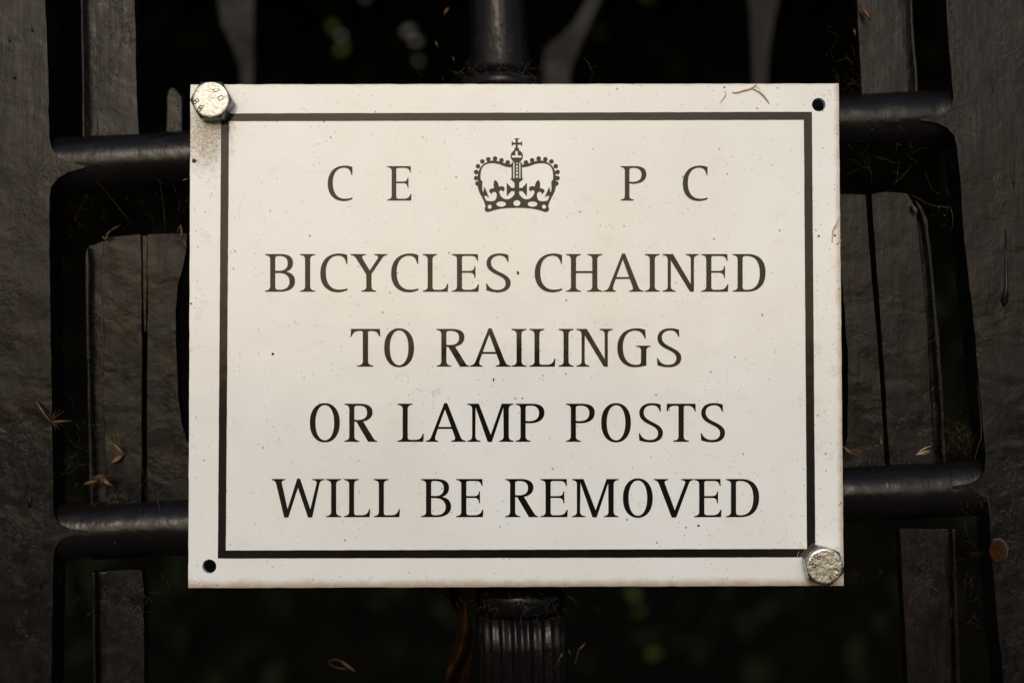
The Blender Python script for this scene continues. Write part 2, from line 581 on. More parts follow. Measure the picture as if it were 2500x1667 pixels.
def rib_set(main, sliver, seed, y=RB):
    panel('rib', main, y, 0.007, IRON_B, rail, 0.0007, 1.0, 30, seed)
    panel('rib_bead', sliver, y + 0.0004, 0.007, IRON_B, rail, 0.0007, 0.8, 30, seed + 50)


# backs of the grooves between rib and bead
def groove(poly, seed, y=RB + 0.0055):
    panel('groove', poly, y, 0.004, IRON_B, rail, 0.0005, 0.6, 40, seed)


# upper left
rib_set([(231, -60), (328, -60), (330, 60), (333, 200), (340, 345), (340, 420), (240, 420), (238, 300), (236, 150)],
        [(193, -60), (203, -60), (206, 120), (209, 330), (211, 420), (199, 420), (198, 200), (195, 60)], 11)
groove([(200, -60), (236, -60), (242, 420), (206, 420)], 71)
# mid left, with its cusped inner edge and slot
rib_set([(252, 590), (270, 578), (330, 572), (345, 573), (347, 800), (346, 1175), (345, 1290), (262, 1290), (258, 1150), (252, 1000), (254, 820), (245, 690)],
        [(206, 620), (214, 600), (219, 640), (219, 800), (222, 1000), (228, 1180), (230, 1290), (218, 1290), (215, 1150), (210, 900), (207, 750)], 13)
panel('rib', [(360, 573), (457, 570), (453, 620), (446, 655), (433, 695), (429, 760), (430, 860), (435, 960), (443, 1030), (456, 1075), (470, 1110), (478, 1290), (364, 1290), (359, 1150), (359, 900), (361, 760)], RB + 0.0004, 0.007, IRON_B, rail, 0.0007, 1.0, 30, 15)
groove([(214, 600), (262, 585), (262, 1290), (224, 1290), (216, 900)], 72)
panel('slot_fillet', [(346, 574), (361, 574), (360, 700), (357, 812), (350, 812), (347, 700)], RB + 0.0012, 0.012, IRON_B, rail, 0.0004, 0.3, 40, 73)
# lower left
rib_set([(258, 1392), (345, 1392), (351, 1440), (353, 1740), (262, 1740), (258, 1500)],
        [(222, 1395), (232, 1395), (236, 1740), (226, 1740)], 17)
groove([(228, 1395), (262, 1395), (266, 1740), (232, 1740)], 74)
# a narrow rib half hidden behind the sign's left edge
panel('rib', [(405, 236), (410, 218), (418, 212), (430, 216), (445, 236), (450, 420), (412, 420), (404, 330)], RB + 0.010, 0.014, IRON_B, rail, 0.0007, 0.8, 30, 19)
# upper right
rib_set([(2089, -60), (2194, -60), (2196, 0), (2204, 100), (2216, 205), (2222, 300), (2112, 300), (2104, 235), (2098, 120)],
        [(2217, -60), (2228, -60), (2231, 30), (2238, 130), (2246, 230), (2252, 300), (2238, 300), (2231, 180), (2222, 60)], 21)
groove([(2190, -60), (2224, -60), (2246, 300), (2214, 300)], 75)
# mid right
panel('rib', [(2030, 474), (2113, 476), (2122, 600), (2131, 720), (2143, 850), (2152, 980), (2158, 1078), (2164, 1190), (2040, 1190), (2070, 1060), (2070, 880), (2062, 760), (2052, 640)], RB, 0.007, IRON_B, rail, 0.0007, 1.0, 30, 23)
rib_set([(2128, 474), (2160, 468), (2215, 472), (2235, 505), (2246, 600), (2256, 700), (2266, 830), (2272, 960), (2278, 1062), (2288, 1190), (2176, 1190), (2168, 1070), (2160, 930), (2148, 760), (2136, 600)],
        [(2233, 486), (2250, 500), (2268, 540), (2278, 640), (2289, 750), (2303, 920), (2308, 1050), (2318, 1190), (2304, 1190), (2295, 1000), (2282, 820), (2268, 640), (2256, 550)], 25)
groove([(2236, 500), (2258, 530), (2292, 880), (2306, 1190), (2284, 1190), (2270, 900), (2250, 640)], 76)
# lower right
rib_set([(2196, 1290), (2300, 1290), (2312, 1440), (2322, 1740), (2220, 1740), (2208, 1500)],
        [(2324, 1290), (2334, 1290), (2350, 1740), (2338, 1740)], 27)
groove([(2294, 1290), (2330, 1290), (2344, 1740), (2316, 1740)], 77)

# central baluster: a smooth tapering shaft above the sign, a fluted one below it


def shaft(name, stations, y, flutes=0, depth=0.0, seg=64, mat=IRON_A, close=True):
    V, F = [], []
    cs = []
    for (px, py, rpx) in stations:
        c = at(px, py, y)
        r = (at(px + rpx, py, y) - c).length
        cs.append((c, r))
    for c, r in cs:
        for k in range(seg):
            th = 2 * math.pi * k / seg
            rr = r * (1 - depth * (abs(math.sin(flutes * th / 2)) ** 1.5 if flutes else 0))
            V.append((c.x + rr * math.cos(th), c.y + rr * math.sin(th), c.z))
    n_ = len(cs)
    for i in range(n_ - 1):
        for k in range(seg):
            F.append((i * seg + k, i * seg + (k + 1) % seg, (i + 1) * seg + (k + 1) % seg, (i + 1) * seg + k))
    F.append(tuple(range(seg)))
    F.append(tuple((n_ - 1) * seg + k for k in range(seg)))
    o = link(name, mesh_of(V, F), mat, rail)
    sm(o)
    return o


shaft('baluster_shaft', [(1210, -80, 66), (1213, 0, 68), (1216, 60, 71), (1219, 120, 74), (1221, 165, 77), (1222, 186, 79), (1223, 188, 70), (1226, 300, 60), (1245, 900, 60), (1262, 1440, 60)], 0.050)
shaft('baluster_collar', [(1223, 192, 60), (1224, 196, 98), (1224, 214, 104), (1225, 236, 98), (1225, 240, 60)], 0.050)
shaft('baluster_collar', [(1268, 1425, 60), (1269, 1430, 104), (1270, 1450, 112), (1271, 1476, 108), (1271, 1492, 100), (1271, 1496, 60)], 0.034)
shaft('fluted_shaft', [(1271, 1494, 96), (1272, 1500, 110), (1275, 1580, 110), (1279, 1760, 110)], 0.036, 22, 0.10, 176)

# the back face of the openwork, far enough behind to be blurred
BK = 0.260
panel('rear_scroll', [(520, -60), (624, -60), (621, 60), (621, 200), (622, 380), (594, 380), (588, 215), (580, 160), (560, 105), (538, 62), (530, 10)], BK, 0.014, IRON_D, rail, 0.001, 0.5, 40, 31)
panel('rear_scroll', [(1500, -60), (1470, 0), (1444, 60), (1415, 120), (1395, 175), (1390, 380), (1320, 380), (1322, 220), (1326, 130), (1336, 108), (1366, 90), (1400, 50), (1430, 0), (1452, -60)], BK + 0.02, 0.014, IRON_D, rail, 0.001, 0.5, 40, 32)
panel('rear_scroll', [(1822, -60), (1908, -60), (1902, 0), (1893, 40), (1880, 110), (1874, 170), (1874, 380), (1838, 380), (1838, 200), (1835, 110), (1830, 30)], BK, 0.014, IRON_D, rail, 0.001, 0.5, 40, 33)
# paint run and a rust blister on the right-hand upright
p = at(2450, 690, UP)
dv = []
pts = [at(2455, 560, UP), at(2456, 640, UP), at(2457, 700, UP), at(2452, 735, UP), at(2450, 748, UP)]
o = link('paint_run', mesh_of(*tube(pts, [0.0003, 0.0006, 0.0008, 0.0017, 0.0005], 14)), IRON_A, upr)
sm(o)
o.matrix_parent_inverse = Matrix.Identity(4)
o = None
cen = at(2436, 1345, UP)


def disc(c, rx, rz, h, tilt, seg=28, seed=1):
    rnd_ = random.Random(seed)
    V, F = [], []
    rings = [(1.0, 0.0), (0.97, 0.8), (0.8, 1.0), (0.4, 0.85), (0.001, 0.8)]
    ct, st_ = math.cos(tilt), math.sin(tilt)
    jit = [1 + rnd_.uniform(-0.06, 0.06) for _ in range(seg)]
    for rr, hh in rings:
        for k in range(seg):
            th = 2 * math.pi * k / seg
            x, z = rx * rr * jit[k] * math.cos(th), rz * rr * jit[k] * math.sin(th)
            V.append((c.x + x * ct - z * st_, c.y - h * hh, c.z + x * st_ + z * ct))
    for i in range(len(rings) - 1):
        for k in range(seg):
            F.append((i * seg + k, i * seg + (k + 1) % seg, (i + 1) * seg + (k + 1) % seg, (i + 1) * seg + k))
    return V, F


upl = [o for o in rail.children if o.name.startswith('upright')][0]
rr_ = random.Random(4)
for (x, y0, y1, w, par) in ((22, 70, 105, 5, upl), (78, 40, 82, 5, upl), (35, 168, 196, 6, upl), (66, 1120, 1200, 5, upl), (70, 1180, 1240, 7, upl), (30, 1230, 1330, 4, upl), (100, 1380, 1440, 5, upl), (45, 940, 1010, 3, upl), (52, 520, 600, 3, upl),
                            (2420, 80, 240, 4, upr), (2470, 300, 470, 4, upr), (2385, 330, 400, 3, upr), (2440, 960, 1060, 3, upr)):
    m_ = 7
    P_, r_ = [], []
    for i in range(m_):
        t = i / (m_ - 1)
        P_.append(at(x + rr_.uniform(-1.5, 1.5) + 3 * t, y0 + (y1 - y0) * t, UP + 0.0003))
        r_.append(MM * w * (0.25 + 0.75 * t ** 1.5 if i < m_ - 1 else 0.35))
    o = link('paint_run', mesh_of(*tube(P_, r_, 12)), IRON_A, par)
    o.matrix_parent_inverse = Matrix.Identity(4)
    sm(o)
for nm, c, rx, rz, h, t, mt in (('lifted_paint_edge', at(2441, 1340, UP), 0.0034, 0.0047, 0.0004, 0.35, CHIP), ('rust_blister', at(2435, 1346, UP), 0.0034, 0.0048, 0.0010, 0.15, RUSTY)):
    o = link(nm, mesh_of(*disc(c, rx, rz, h, t, seed=5)), mt, upr)
    o.matrix_parent_inverse = Matrix.Identity(4)
    sm(o)

# ------------------------------------------------------------------ the sign
W2, H2 = 0.130, 0.1002424
sign = thing('enamel_sign', 'white enamel notice about chained bicycles with crown and black border', 'sign', (0, 0, SZ - H2))


def xz(px, py):
    p = at(px, py, 0.0)
    return (p.x, p.z)


def circ(c, r, k=40):
    return [(c[0] + r * math.cos(2 * math.pi * i / k), c[1] + r * math.sin(2 * math.pi * i / k)) for i in range(k)]



holes = [circ(xz(1998.8, 255.9), 16.6 * MM), circ(xz(511, 1382), 17 * MM)]
outline = resample([(-W2, SZ - H2), (W2, SZ - H2), (W2, SZ + H2), (-W2, SZ + H2)], 0.004, 0.00008, 5)


def sign_part(name, loops, yf, yb, mat, z0=SZ):
    v, f = slab(loops, yf, yb)
    v = [(a, b, c - z0) for a, b, c in v]
    o = link(name, mesh_of(v, f), mat)
    o.parent = sign
    o.location = (0, 0, H2)
    return o


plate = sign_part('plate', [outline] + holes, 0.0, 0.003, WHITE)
b = plate.modifiers.new('edge', 'BEVEL')
b.width = 0.0004
b.segments = 2
b.limit_method = 'ANGLE'
b.angle_limit = R(50)
INK = -0.00012
bo = [xz(532, 1362.7), xz(1990.6, 1359.7), xz(1982, 273.5), xz(540, 277.6)]
bi = [xz(551.4, 1343), xz(1970, 1339), xz(1962.4, 293), xz(559.2, 296.5)]
bo = resample(bo, 0.003, 0.00004, 8)
bi = resample(bi, 0.003, 0.00004, 9)
sign_part('border', [bo, bi], INK, 0.0001, BLACK)

# lettering: outlines in units of 320 to the cap height


def path(cmds):
    out = []
    x = y = 0.0
    for c in cmds:
        if len(c) == 2:
            x, y = c
            out.append((x, y))
        else:
            x1, y1, x2, y2, x3, y3 = c
            for i in range(1, 13):
                t = i / 12
                u = 1 - t
                out.append((u ** 3 * x + 3 * u * u * t * x1 + 3 * u * t * t * x2 + t ** 3 * x3, u ** 3 * y + 3 * u * u * t * y1 + 3 * u * t * t * y2 + t ** 3 * y3))
            x, y = x3, y3
    res = []
    for q in out:
        if not res or math.hypot(q[0] - res[-1][0], q[1] - res[-1][1]) > 0.3:
            res.append(q)
    if math.hypot(res[0][0] - res[-1][0], res[0][1] - res[-1][1]) < 0.3:
        res.pop()
    return res


def FU(tip, st):   # from serif tip at the baseline up into a stem
    d = st - tip
    return [(tip, 0), (tip, 9), (tip + d * 0.62, 13, st, 20, st, 48)]


def FD(st, tip):   # from a stem down to a serif tip at the baseline
    d = st - tip
    return [(st, 48), (st, 20, tip + d * 0.62, 13, tip, 9), (tip, 0)]


def TU(st, tip):   # from a stem up to a serif tip at the cap line
    d = st - tip
    return [(st, 272), (st, 300, tip + d * 0.62, 307, tip, 311), (tip, 320)]


def TD(tip, st):   # from a serif tip at the cap line down into a stem
    d = st - tip
    return [(tip, 320), (tip, 311), (tip + d * 0.62, 307, st, 300, st, 272)]


def oval(cx, cy, rx, ry, e=2.2, k=64):
    o = []
    for i in range(k):
        th = 2 * math.pi * i / k
        c, s = math.cos(th), math.sin(th)
        o.append((cx + rx * math.copysign(abs(c) ** (2 / e), c), cy + ry * math.copysign(abs(s) ** (2 / e), s)))
    return o


G = {
    'I': [path(FU(127, 85) + TU(85, 127) + TD(0, 42) + FD(42, 0))],
    'B': [path([(0, 0), (125, 0), (200, 0, 252, 30, 252, 88), (252, 135, 225, 160, 180, 170), (215, 182, 235, 210, 235, 247), (235, 295, 200, 320, 130, 320)] + TD(0, 42) + FD(42, 0)[:-1]),
          path([(85, 179), (120, 178), (165, 178, 190, 200, 190, 242), (190, 285, 165, 303, 115, 303), (92, 303, 85, 297, 85, 280)]),
          path([(85, 159), (115, 159), (175, 159, 206, 130, 206, 85), (206, 42, 175, 17, 125, 17), (95, 17, 85, 22, 85, 42)])],
    'C': [path([(230, 13), (200, 2, 180, -5, 150, -5), (55, -5, 0, 60, 0, 155), (0, 260, 60, 325, 160, 325), (190, 325, 215, 318, 230, 311), (229, 235), (221, 235), (210, 285, 190, 305, 150, 305), (85, 305, 47, 250, 47, 165), (47, 70, 90, 18, 160, 18), (190, 18, 212, 22, 230, 30)])],
    'Y': [path(FU(218, 178) + [(178, 150), (265, 280), (276, 298, 287, 308, 312, 311), (312, 320), (203, 320), (203, 311), (230, 308, 238, 298, 228, 280), (163, 180), (102, 282), (95, 298, 102, 308, 130, 311), (130, 320), (0, 320), (0, 311), (25, 308, 38, 298, 48, 282), (134, 145)] + FD(134, 92))],
    'L': [path([(0, 0), (213, 0), (218, 67), (208, 67), (200, 35, 185, 18, 150, 17), (110, 17), (90, 17, 84, 24, 84, 42)] + TU(84, 123) + TD(0, 42) + FD(42, 0)[:-1])],
    'E': [path([(0, 0), (224, 0), (228, 62), (218, 62), (208, 32, 190, 18, 155, 17), (112, 17), (92, 17, 85, 24, 85, 42), (85, 161), (150, 161), (180, 160, 190, 145, 190, 117), (199, 117), (199, 215), (190, 215), (188, 190, 178, 178, 150, 177), (85, 177), (85, 285), (85, 298, 92, 303, 110, 303), (165, 303), (195, 301, 207, 290, 212, 262), (221, 262), (219, 320)] + TD(0, 42) + FD(42, 0)[:-1])],
    'S': [path([(188, 312), (190, 252), (181, 252), (170, 290, 150, 306, 115, 306), (70, 306, 42, 282, 42, 248), (42, 215, 60, 195, 105, 172), (140, 155), (185, 132, 208, 108, 208, 75), (208, 25, 165, -5, 105, -5), (70, -5, 35, 0, 4, 12), (0, 72), (9, 72), (22, 38, 50, 16, 95, 16), (140, 16, 165, 38, 165, 72), (165, 98, 150, 115, 110, 135), (70, 155), (25, 178, 4, 205, 4, 242), (4, 292, 45, 325, 112, 325), (140, 325, 165, 322, 188, 312)])],
    'H': [path(FU(125, 84) + [(84, 158), (221, 158)] + FD(221, 180) + FU(306, 264) + TU(264, 306) + TD(180, 221) + [(221, 176), (84, 176)] + TU(84, 125) + TD(0, 41) + FD(41, 0))],
    'A': [path([(0, 0), (106, 0), (106, 9), (84, 12, 76, 20, 82, 44), (103, 108), (222, 108), (245, 45), (253, 20, 245, 13, 217, 9), (217, 0), (340, 0), (340, 9), (315, 13, 303, 20, 293, 45), (182, 325), (157, 325), (48, 45), (38, 20, 25, 12, 0, 9)]),
          path([(109, 125), (216, 125), (163, 272)])],
    'N': [path(FU(110, 70) + [(70, 265), (231, 0), (265, 0)] + TU(265, 306) + TD(196, 238) + [(238, 65), (88, 320)] + TD(0, 43) + FD(43, 0))],
    'D': [path([(0, 0), (120, 0), (220, 0, 279, 55, 279, 165), (279, 265, 225, 320, 130, 320)] + TD(0, 42) + FD(42, 0)[:-1]),
          path([(85, 42), (85, 22, 95, 17, 125, 17), (190, 17, 230, 65, 230, 160), (230, 255, 190, 303, 120, 303), (95, 303, 85, 298, 85, 280)])],
    'T': [path(FU(192, 147) + [(147, 285), (147, 297, 152, 302, 165, 302), (180, 302), (215, 300, 232, 288, 240, 256), (250, 256), (247, 320), (3, 320), (0, 256), (10, 256), (18, 288, 35, 300, 70, 302), (85, 302), (97, 302, 102, 297, 102, 285)] + FD(102, 57))],
    'O': [oval(126, 160, 126, 165), oval(126, 160, 78.5, 147, 2.15)],
    'R': [path(FU(125, 83) + [(83, 168), (100, 168), (198, 0), (276, 0), (276, 8), (258, 10, 250, 20, 240, 35), (157, 170), (205, 180, 236, 205, 236, 248), (236, 295, 200, 320, 130, 320)] + TD(0, 40) + FD(40, 0)),
          path([(83, 186), (95, 184, 105, 184, 115, 184), (165, 184, 190, 205, 190, 245), (190, 285, 165, 303, 115, 303), (92, 303, 83, 298, 83, 282)])],
    'G': [path([(246, 10), (215, 0, 180, -5, 150, -5), (55, -5, 0, 60, 0, 158), (0, 260, 60, 325, 160, 325), (195, 325, 220, 320, 237, 312), (240, 238), (231, 238), (215, 285, 190, 305, 150, 305), (85, 305, 47, 250, 47, 165), (47, 70, 90, 16, 155, 16), (185, 16, 200, 22, 200, 45), (200, 135), (200, 160, 188, 166, 160, 169), (160, 178), (283, 178), (283, 169), (258, 165, 246, 158, 246, 135)])],
    'P': [path(FU(125, 83) + [(83, 157), (120, 155), (200, 157, 242, 190, 242, 245), (242, 295, 205, 320, 135, 320)] + TD(0, 40) + FD(40, 0)),
          path([(83, 177), (95, 174, 110, 173, 122, 174), (170, 176, 196, 200, 196, 243), (196, 285, 165, 303, 120, 303), (92, 303, 83, 298, 83, 282)])],
    'M': [path(FU(112, 68) + [(70, 288), (172, -2), (207, -2), (304, 285)] + FD(306, 268) + FU(390, 350) + TU(350, 390) + [(290, 320), (198, 58), (97, 320)] + TD(0, 40) + FD(40, 0))],
    'V': [path([(152, -3), (190, -3), (298, 285), (306, 302, 315, 308, 337, 311), (337, 320), (230, 320), (230, 311), (262, 307, 270, 300, 263, 280), (178, 58), (95, 280), (88, 302, 98, 308, 123, 311), (123, 320), (0, 320), (0, 311), (22, 308, 33, 300, 42, 282)])],
    'W': [path([(105, -3), (140, -3), (222, 245), (307, -3), (342, -3), (405, 285), (411, 302, 422, 308, 447, 311), (447, 320), (342, 320), (342, 311), (372, 308, 382, 300, 378, 280), (326, 66), (240, 323), (215, 323), (134, 68), (86, 282), (83, 302, 92, 308, 115, 311), (115, 320), (0, 320), (0, 311), (20, 308, 31, 300, 37, 282)])],
}
ROWS = [
    (405.9, 490.0, [('C', 800.1, 860.5), ('E', 945.2, 1005.0), ('P', 1515, 1578), ('C', 1666.8, 1727.5)]),
    (620.2, 712.3, [('B', 647.5, 720.3), ('I', 732.7, 769.5), ('C', 781.9, 848.4), ('Y', 855.6, 945.8), ('C', 954.8, 1021.3), ('L', 1032, 1094.7), ('E', 1103.4, 1169.3), ('S', 1186.6, 1246.8),
                    ('C', 1305.4, 1372.2), ('H', 1382, 1470.5), ('A', 1473.4, 1571.6), ('I', 1574.2, 1610.7), ('N', 1617.6, 1706), ('E', 1711.9, 1778.4), ('D', 1788.5, 1869)]),
    (802.7, 894.9, [('T', 856.2, 928.5), ('O', 938, 1010.9), ('R', 1065.8, 1145.6), ('A', 1146.7, 1246.5), ('I', 1249.1, 1285.3), ('L', 1292.5, 1356.1), ('I', 1363.9, 1400), ('N', 1407.3, 1495.8), ('G', 1507, 1588.8), ('S', 1603.9, 1663.4)]),
    (985.0, 1078.0, [('O', 756.5, 829.6), ('R', 841.2, 921.2), ('L', 970.7, 1034.9), ('A', 1039.2, 1137.5), ('M', 1141, 1253.7), ('P', 1259.3, 1329.2), ('P', 1382, 1452), ('O', 1467.7, 1540.3), ('S', 1559.6, 1618.6), ('T', 1627.3, 1698.7), ('S', 1710.8, 1770.1)]),
    (1168.6, 1261.8, [('W', 663.4, 792.6), ('I', 796.4, 833), ('L', 840, 903.9), ('L', 912.6, 976.5), ('B', 1027.9, 1101.4), ('E', 1113.8, 1180.3), ('R', 1233.6, 1314), ('E', 1319.6, 1386.3), ('M', 1396.7, 1509.8), ('O', 1520.8, 1593.5), ('V', 1595.8, 1693.5), ('E', 1694.6, 1761.6), ('D', 1772.3, 1853.3)]),
]
for top, base, row in ROWS:
    for ch, x0, x1 in row:
        g = G[ch]
        gx0, gx1 = min(p[0] for p in g[0]), max(p[0] for p in g[0])
        loops = []
        for lp in g:
            loops.append([xz(x0 + (p[0] - gx0) / (gx1 - gx0) * (x1 - x0), base - p[1] / 320 * (base - top)) for p in lp])
        o = sign_part('letter', loops, INK, 0.0001, BLACK)
        o['label'] = 'black serif capital letter ' + ch

# the crown emblem, read off an enlargement (7.129 to the pixel)


def cz(x, y):
    return xz(1120 + x / 7.129, 320 + y / 7.129)


def mirror(pts):
    return pts + [(2022 - x, y) for x, y in reversed(pts) if abs(x - 1011) > 0.5]


def smooth(pts, rounds=1):
    return pts


half = [(890, 830), (970, 902), (970, 990), (915, 990), (835, 900), (835, 1140), (915, 1048), (970, 1048), (970, 1105), (955, 1122), (935, 1145), (905, 1170), (872, 1185), (840, 1190), (800, 1184), (765, 1165), (738, 1140), (718, 1108), (706, 1072), (706, 1052), (716, 1038), (732, 1032), (748, 1033), (760, 1042), (766, 1055), (780, 1052), (793, 1030), (800, 1008), (795, 985), (780, 969), (755, 962), (728, 963), (700, 970), (692, 935), (682, 905), (668, 880), (650, 861), (637, 855), (624, 862), (612, 885), (606, 920), (606, 960), (612, 997), (585, 998), (556, 1008), (535, 1026), (527, 1044), (535, 1064), (552, 1084), (572, 1095), (583, 1090), (581, 1076), (592, 1064), (612, 1060), (636, 1064), (652, 1078), (660, 1100), (662, 1125), (656, 1160), (645, 1190), (628, 1208), (600, 1219), (565, 1224), (520, 1220), (478, 1212), (465, 1188), (452, 1160), (443, 1137), (462, 1128), (488, 1133), (528, 1164), (508, 1112), (480, 1045), (443, 968), (430, 1060), (418, 1060), (408, 1000), (410, 930), (413, 885), (402, 866), (386, 856), (380, 830), (379, 790), (383, 730), (394, 675), (415, 632), (445, 600), (485, 578), (530, 567), (580, 563), (640, 566), (700, 580), (760, 602), (810, 620), (860, 630), (918, 634)]
outer = [(918, 582), (880, 580), (830, 570), (770, 552), (700, 530), (660, 520), (610, 514), (560, 519), (505, 534), (450, 562), (405, 600), (370, 645), (345, 700), (331, 760), (330, 820), (333, 860), (327, 900), (328, 950), (338, 1005), (355, 1060), (382, 1115), (412, 1168), (440, 1230), (460, 1290), (465, 1318), (453, 1340), (450, 1365), (460, 1392), (482, 1408), (508, 1412), (540, 1406), (610, 1382), (690, 1362), (780, 1349), (880, 1341), (1011, 1339)]
left = half + outer
main = [cz(*p) for p in left] + [cz(2022 - x, y) for x, y in reversed(left) if abs(x - 1011) > 0.5]


def ell(x, y, rx, ry, k=28):
    return [cz(x + rx * math.cos(2 * math.pi * i / k), y + ry * math.sin(2 * math.pi * i / k)) for i in range(k)]


def box(x0, y0, x1, y1):
    return [cz(x0, y0), cz(x1, y0), cz(x1, y1), cz(x0, y1)]


crown = sign_part('crown_emblem', [main, ell(1011, 1256, 61, 51), ell(738, 1272, 83, 46), ell(1284, 1272, 83, 46), ell(538, 1318, 35, 36), ell(1484, 1318, 35, 36)], INK, 0.0001, BLACK)
crown['label'] = 'black printed royal crown with arches and cross'


def crown_part(name, loops, yf=INK):
    o = sign_part(name, loops, yf, 0.0001, BLACK)
    o.parent = crown
    o.location = (0, 0, 0)
    return o


crown_part('crown_column', [[cz(*p) for p in [(918, 829.5), (918, 560), (938, 541), (1080, 541), (1100, 560), (1104, 829.5)]]] +
           [box(948, 552, 968, 826), box(1054, 552, 1073, 826)] + [box(998, a, 1029, b_) for a, b_ in ((557, 575), (603, 640), (660, 692), (713, 753), (775, 815))])
orb = []
for i in range(44):
    th = 2 * math.pi * i / 44
    orb.append(cz(1010 + 108 * math.cos(th), min(540.5, 440 + 110 * math.sin(th))))
crown_part('crown_orb', [orb, [cz(*p) for p in [(986, 350), (1027, 350), (1027, 427), (1090, 427), (1090, 464), (924, 464), (924, 427), (986, 427)]]], INK * 1.1)
crown_part('crown_cross', [[cz(*p) for p in [(970, 130), (1048, 130), (1048, 150), (1027, 152), (1027, 203), (1085, 203), (1085, 183), (1103, 183), (1103, 262), (1085, 262), (1085, 240), (1027, 240), (1027, 295), (1048, 298), (1048, 325), (1055, 345), (960, 345), (968, 325), (968, 298), (990, 295), (990, 240), (940, 240), (940, 262), (920, 262), (920, 183), (940, 183), (940, 203), (990, 203), (990, 152), (970, 150)]]], INK * 1.2)
for (x, y) in [(853, 550), (745, 512), (632, 482), (515, 495), (410, 532), (335, 615), (303, 716), (303, 822), (325, 915)]:
    crown_part('pearl', [ell(x, y, 40, 40, 22)], INK * 1.15)
    crown_part('pearl', [ell(2022 - x, y, 40, 40, 22)], INK * 1.15)

# ------------------------------------------------------------------ the two bolts


def hex_bolt(px, py, ang, head_h, af, tilt, zmat, label, marks, mc, mr):
    """marks: strokes in the pixels of an enlargement whose face has centre mc and radius mr"""
    c = at(px, py, -head_h)
    root = thing('hex_bolt', label, 'bolt', (c.x, 0.0, c.z), 'hexagon bolts holding the sign')
    T = Matrix.Rotation(tilt[0], 4, 'X') @ Matrix.Rotation(tilt[1], 4, 'Z')
    seg = 72
    rc = af / 2 * 0.965
    V, F = [], []

    def ring(fr):
        for k in range(seg):
            th = 2 * math.pi * k / seg
            u = ((th - ang + math.pi / 6) % (math.pi / 3)) - math.pi / 6
            u = ((th - ang) % (math.pi / 3)) - math.pi / 6
            rh = af / 2 / math.cos(u)
            r, h = fr(rh)
            V.append((r * math.cos(th), -h, r * math.sin(th)))
    ring(lambda q: (q - 0.0002, -0.0004))
    ring(lambda q: (q, 0.0002))
    ring(lambda q: (q, head_h - (q - rc) * 0.95))
    ring(lambda q: (rc, head_h))
    for s in (0.9, 0.6, 0.3):
        ring(lambda q, s=s: (rc * s, head_h + 0.00012))
    nr = 7
    for i in range(nr - 1):
        for k in range(seg):
            F.append((i * seg + k, i * seg + (k + 1) % seg, (i + 1) * seg + (k + 1) % seg, (i + 1) * seg + k))
    F.append(tuple((nr - 1) * seg + k for k in range(seg)))
    F.append(tuple(range(seg)))
    me_ = mesh_of([T @ Vector(q) for q in V], F)
    o = link('bolt_head', me_, zmat)
    o.parent = root
    b_ = o.modifiers.new('edge', 'BEVEL')
    b_.width = 0.0002
    b_.segments = 2
    b_.limit_method = 'ANGLE'
    b_.angle_limit = R(20)
    s = link('bolt_shank', mesh_of(*tube([(0, 0.0032, 0), (0, 0.034, 0)], [0.0045, 0.0045], 24)), zmat)
    s.parent = root
    sm(s)
    for st in marks:
        pts = [T @ Vector(((x - mc[0]) / mr * rc, -head_h - 0.00008, -(y - mc[1]) / mr * rc)) for x, y in st]
        if len(pts) == 1:
            q = pts[0]
            pts = [q - Vector((0.0002, 0, 0)), q + Vector((0.0002, 0, 0))]
        k = link('stamped_mark', mesh_of(*tube(pts, [0.00020] * len(pts), 8)), ZINC_DK)
        k.parent = root
        sm(k)
    return root


def loop8(ax, ay, ar, bx, by, br):
    def c_(x, y, r):
        return [(x + r * math.cos(2 * math.pi * i / 14), y + r * math.sin(2 * math.pi * i / 14)) for i in range(15)]
    return [c_(ax, ay, ar), c_(bx, by, br)]


hex_bolt(514, 244.5, 0.0, 0.0075, 0.0146, (R(-1.2), R(0.5)), ZINC_A, 'bright zinc hexagon bolt at the sign corner with grime hanging below it',
         [[(862, 322), (884, 362), (812, 402), (760, 392), (738, 340)], [(850, 545), (892, 612), (955, 590), (985, 545), (960, 490), (905, 505), (850, 545)], [(330, 752)]] +
         loop8(358, 612, 40, 300, 655, 40) + loop8(452, 782, 46, 408, 832, 46), (680, 590), 430)
hex_bolt(2014.4, 1381.6, R(-17), 0.0068, 0.0143, (R(1.5), R(-1.0)), ZINC_B, 'dull pitted zinc hexagon bolt overlapping the sign corner and the border end',
         [[(1225, 785), (1190, 852), (1270, 940), (1315, 895)], [(1040, 1075), (1108, 1130), (1188, 1085), (1140, 1030), (1080, 990), (1040, 1075)], [(632, 632)], [(1105, 450), (1150, 480)]] +
         loop8(715, 548, 42, 782, 592, 36) + loop8(605, 718, 42, 675, 775, 38), (925, 800), 415)

# ------------------------------------------------------------------ dry scraps, straws and cobwebs


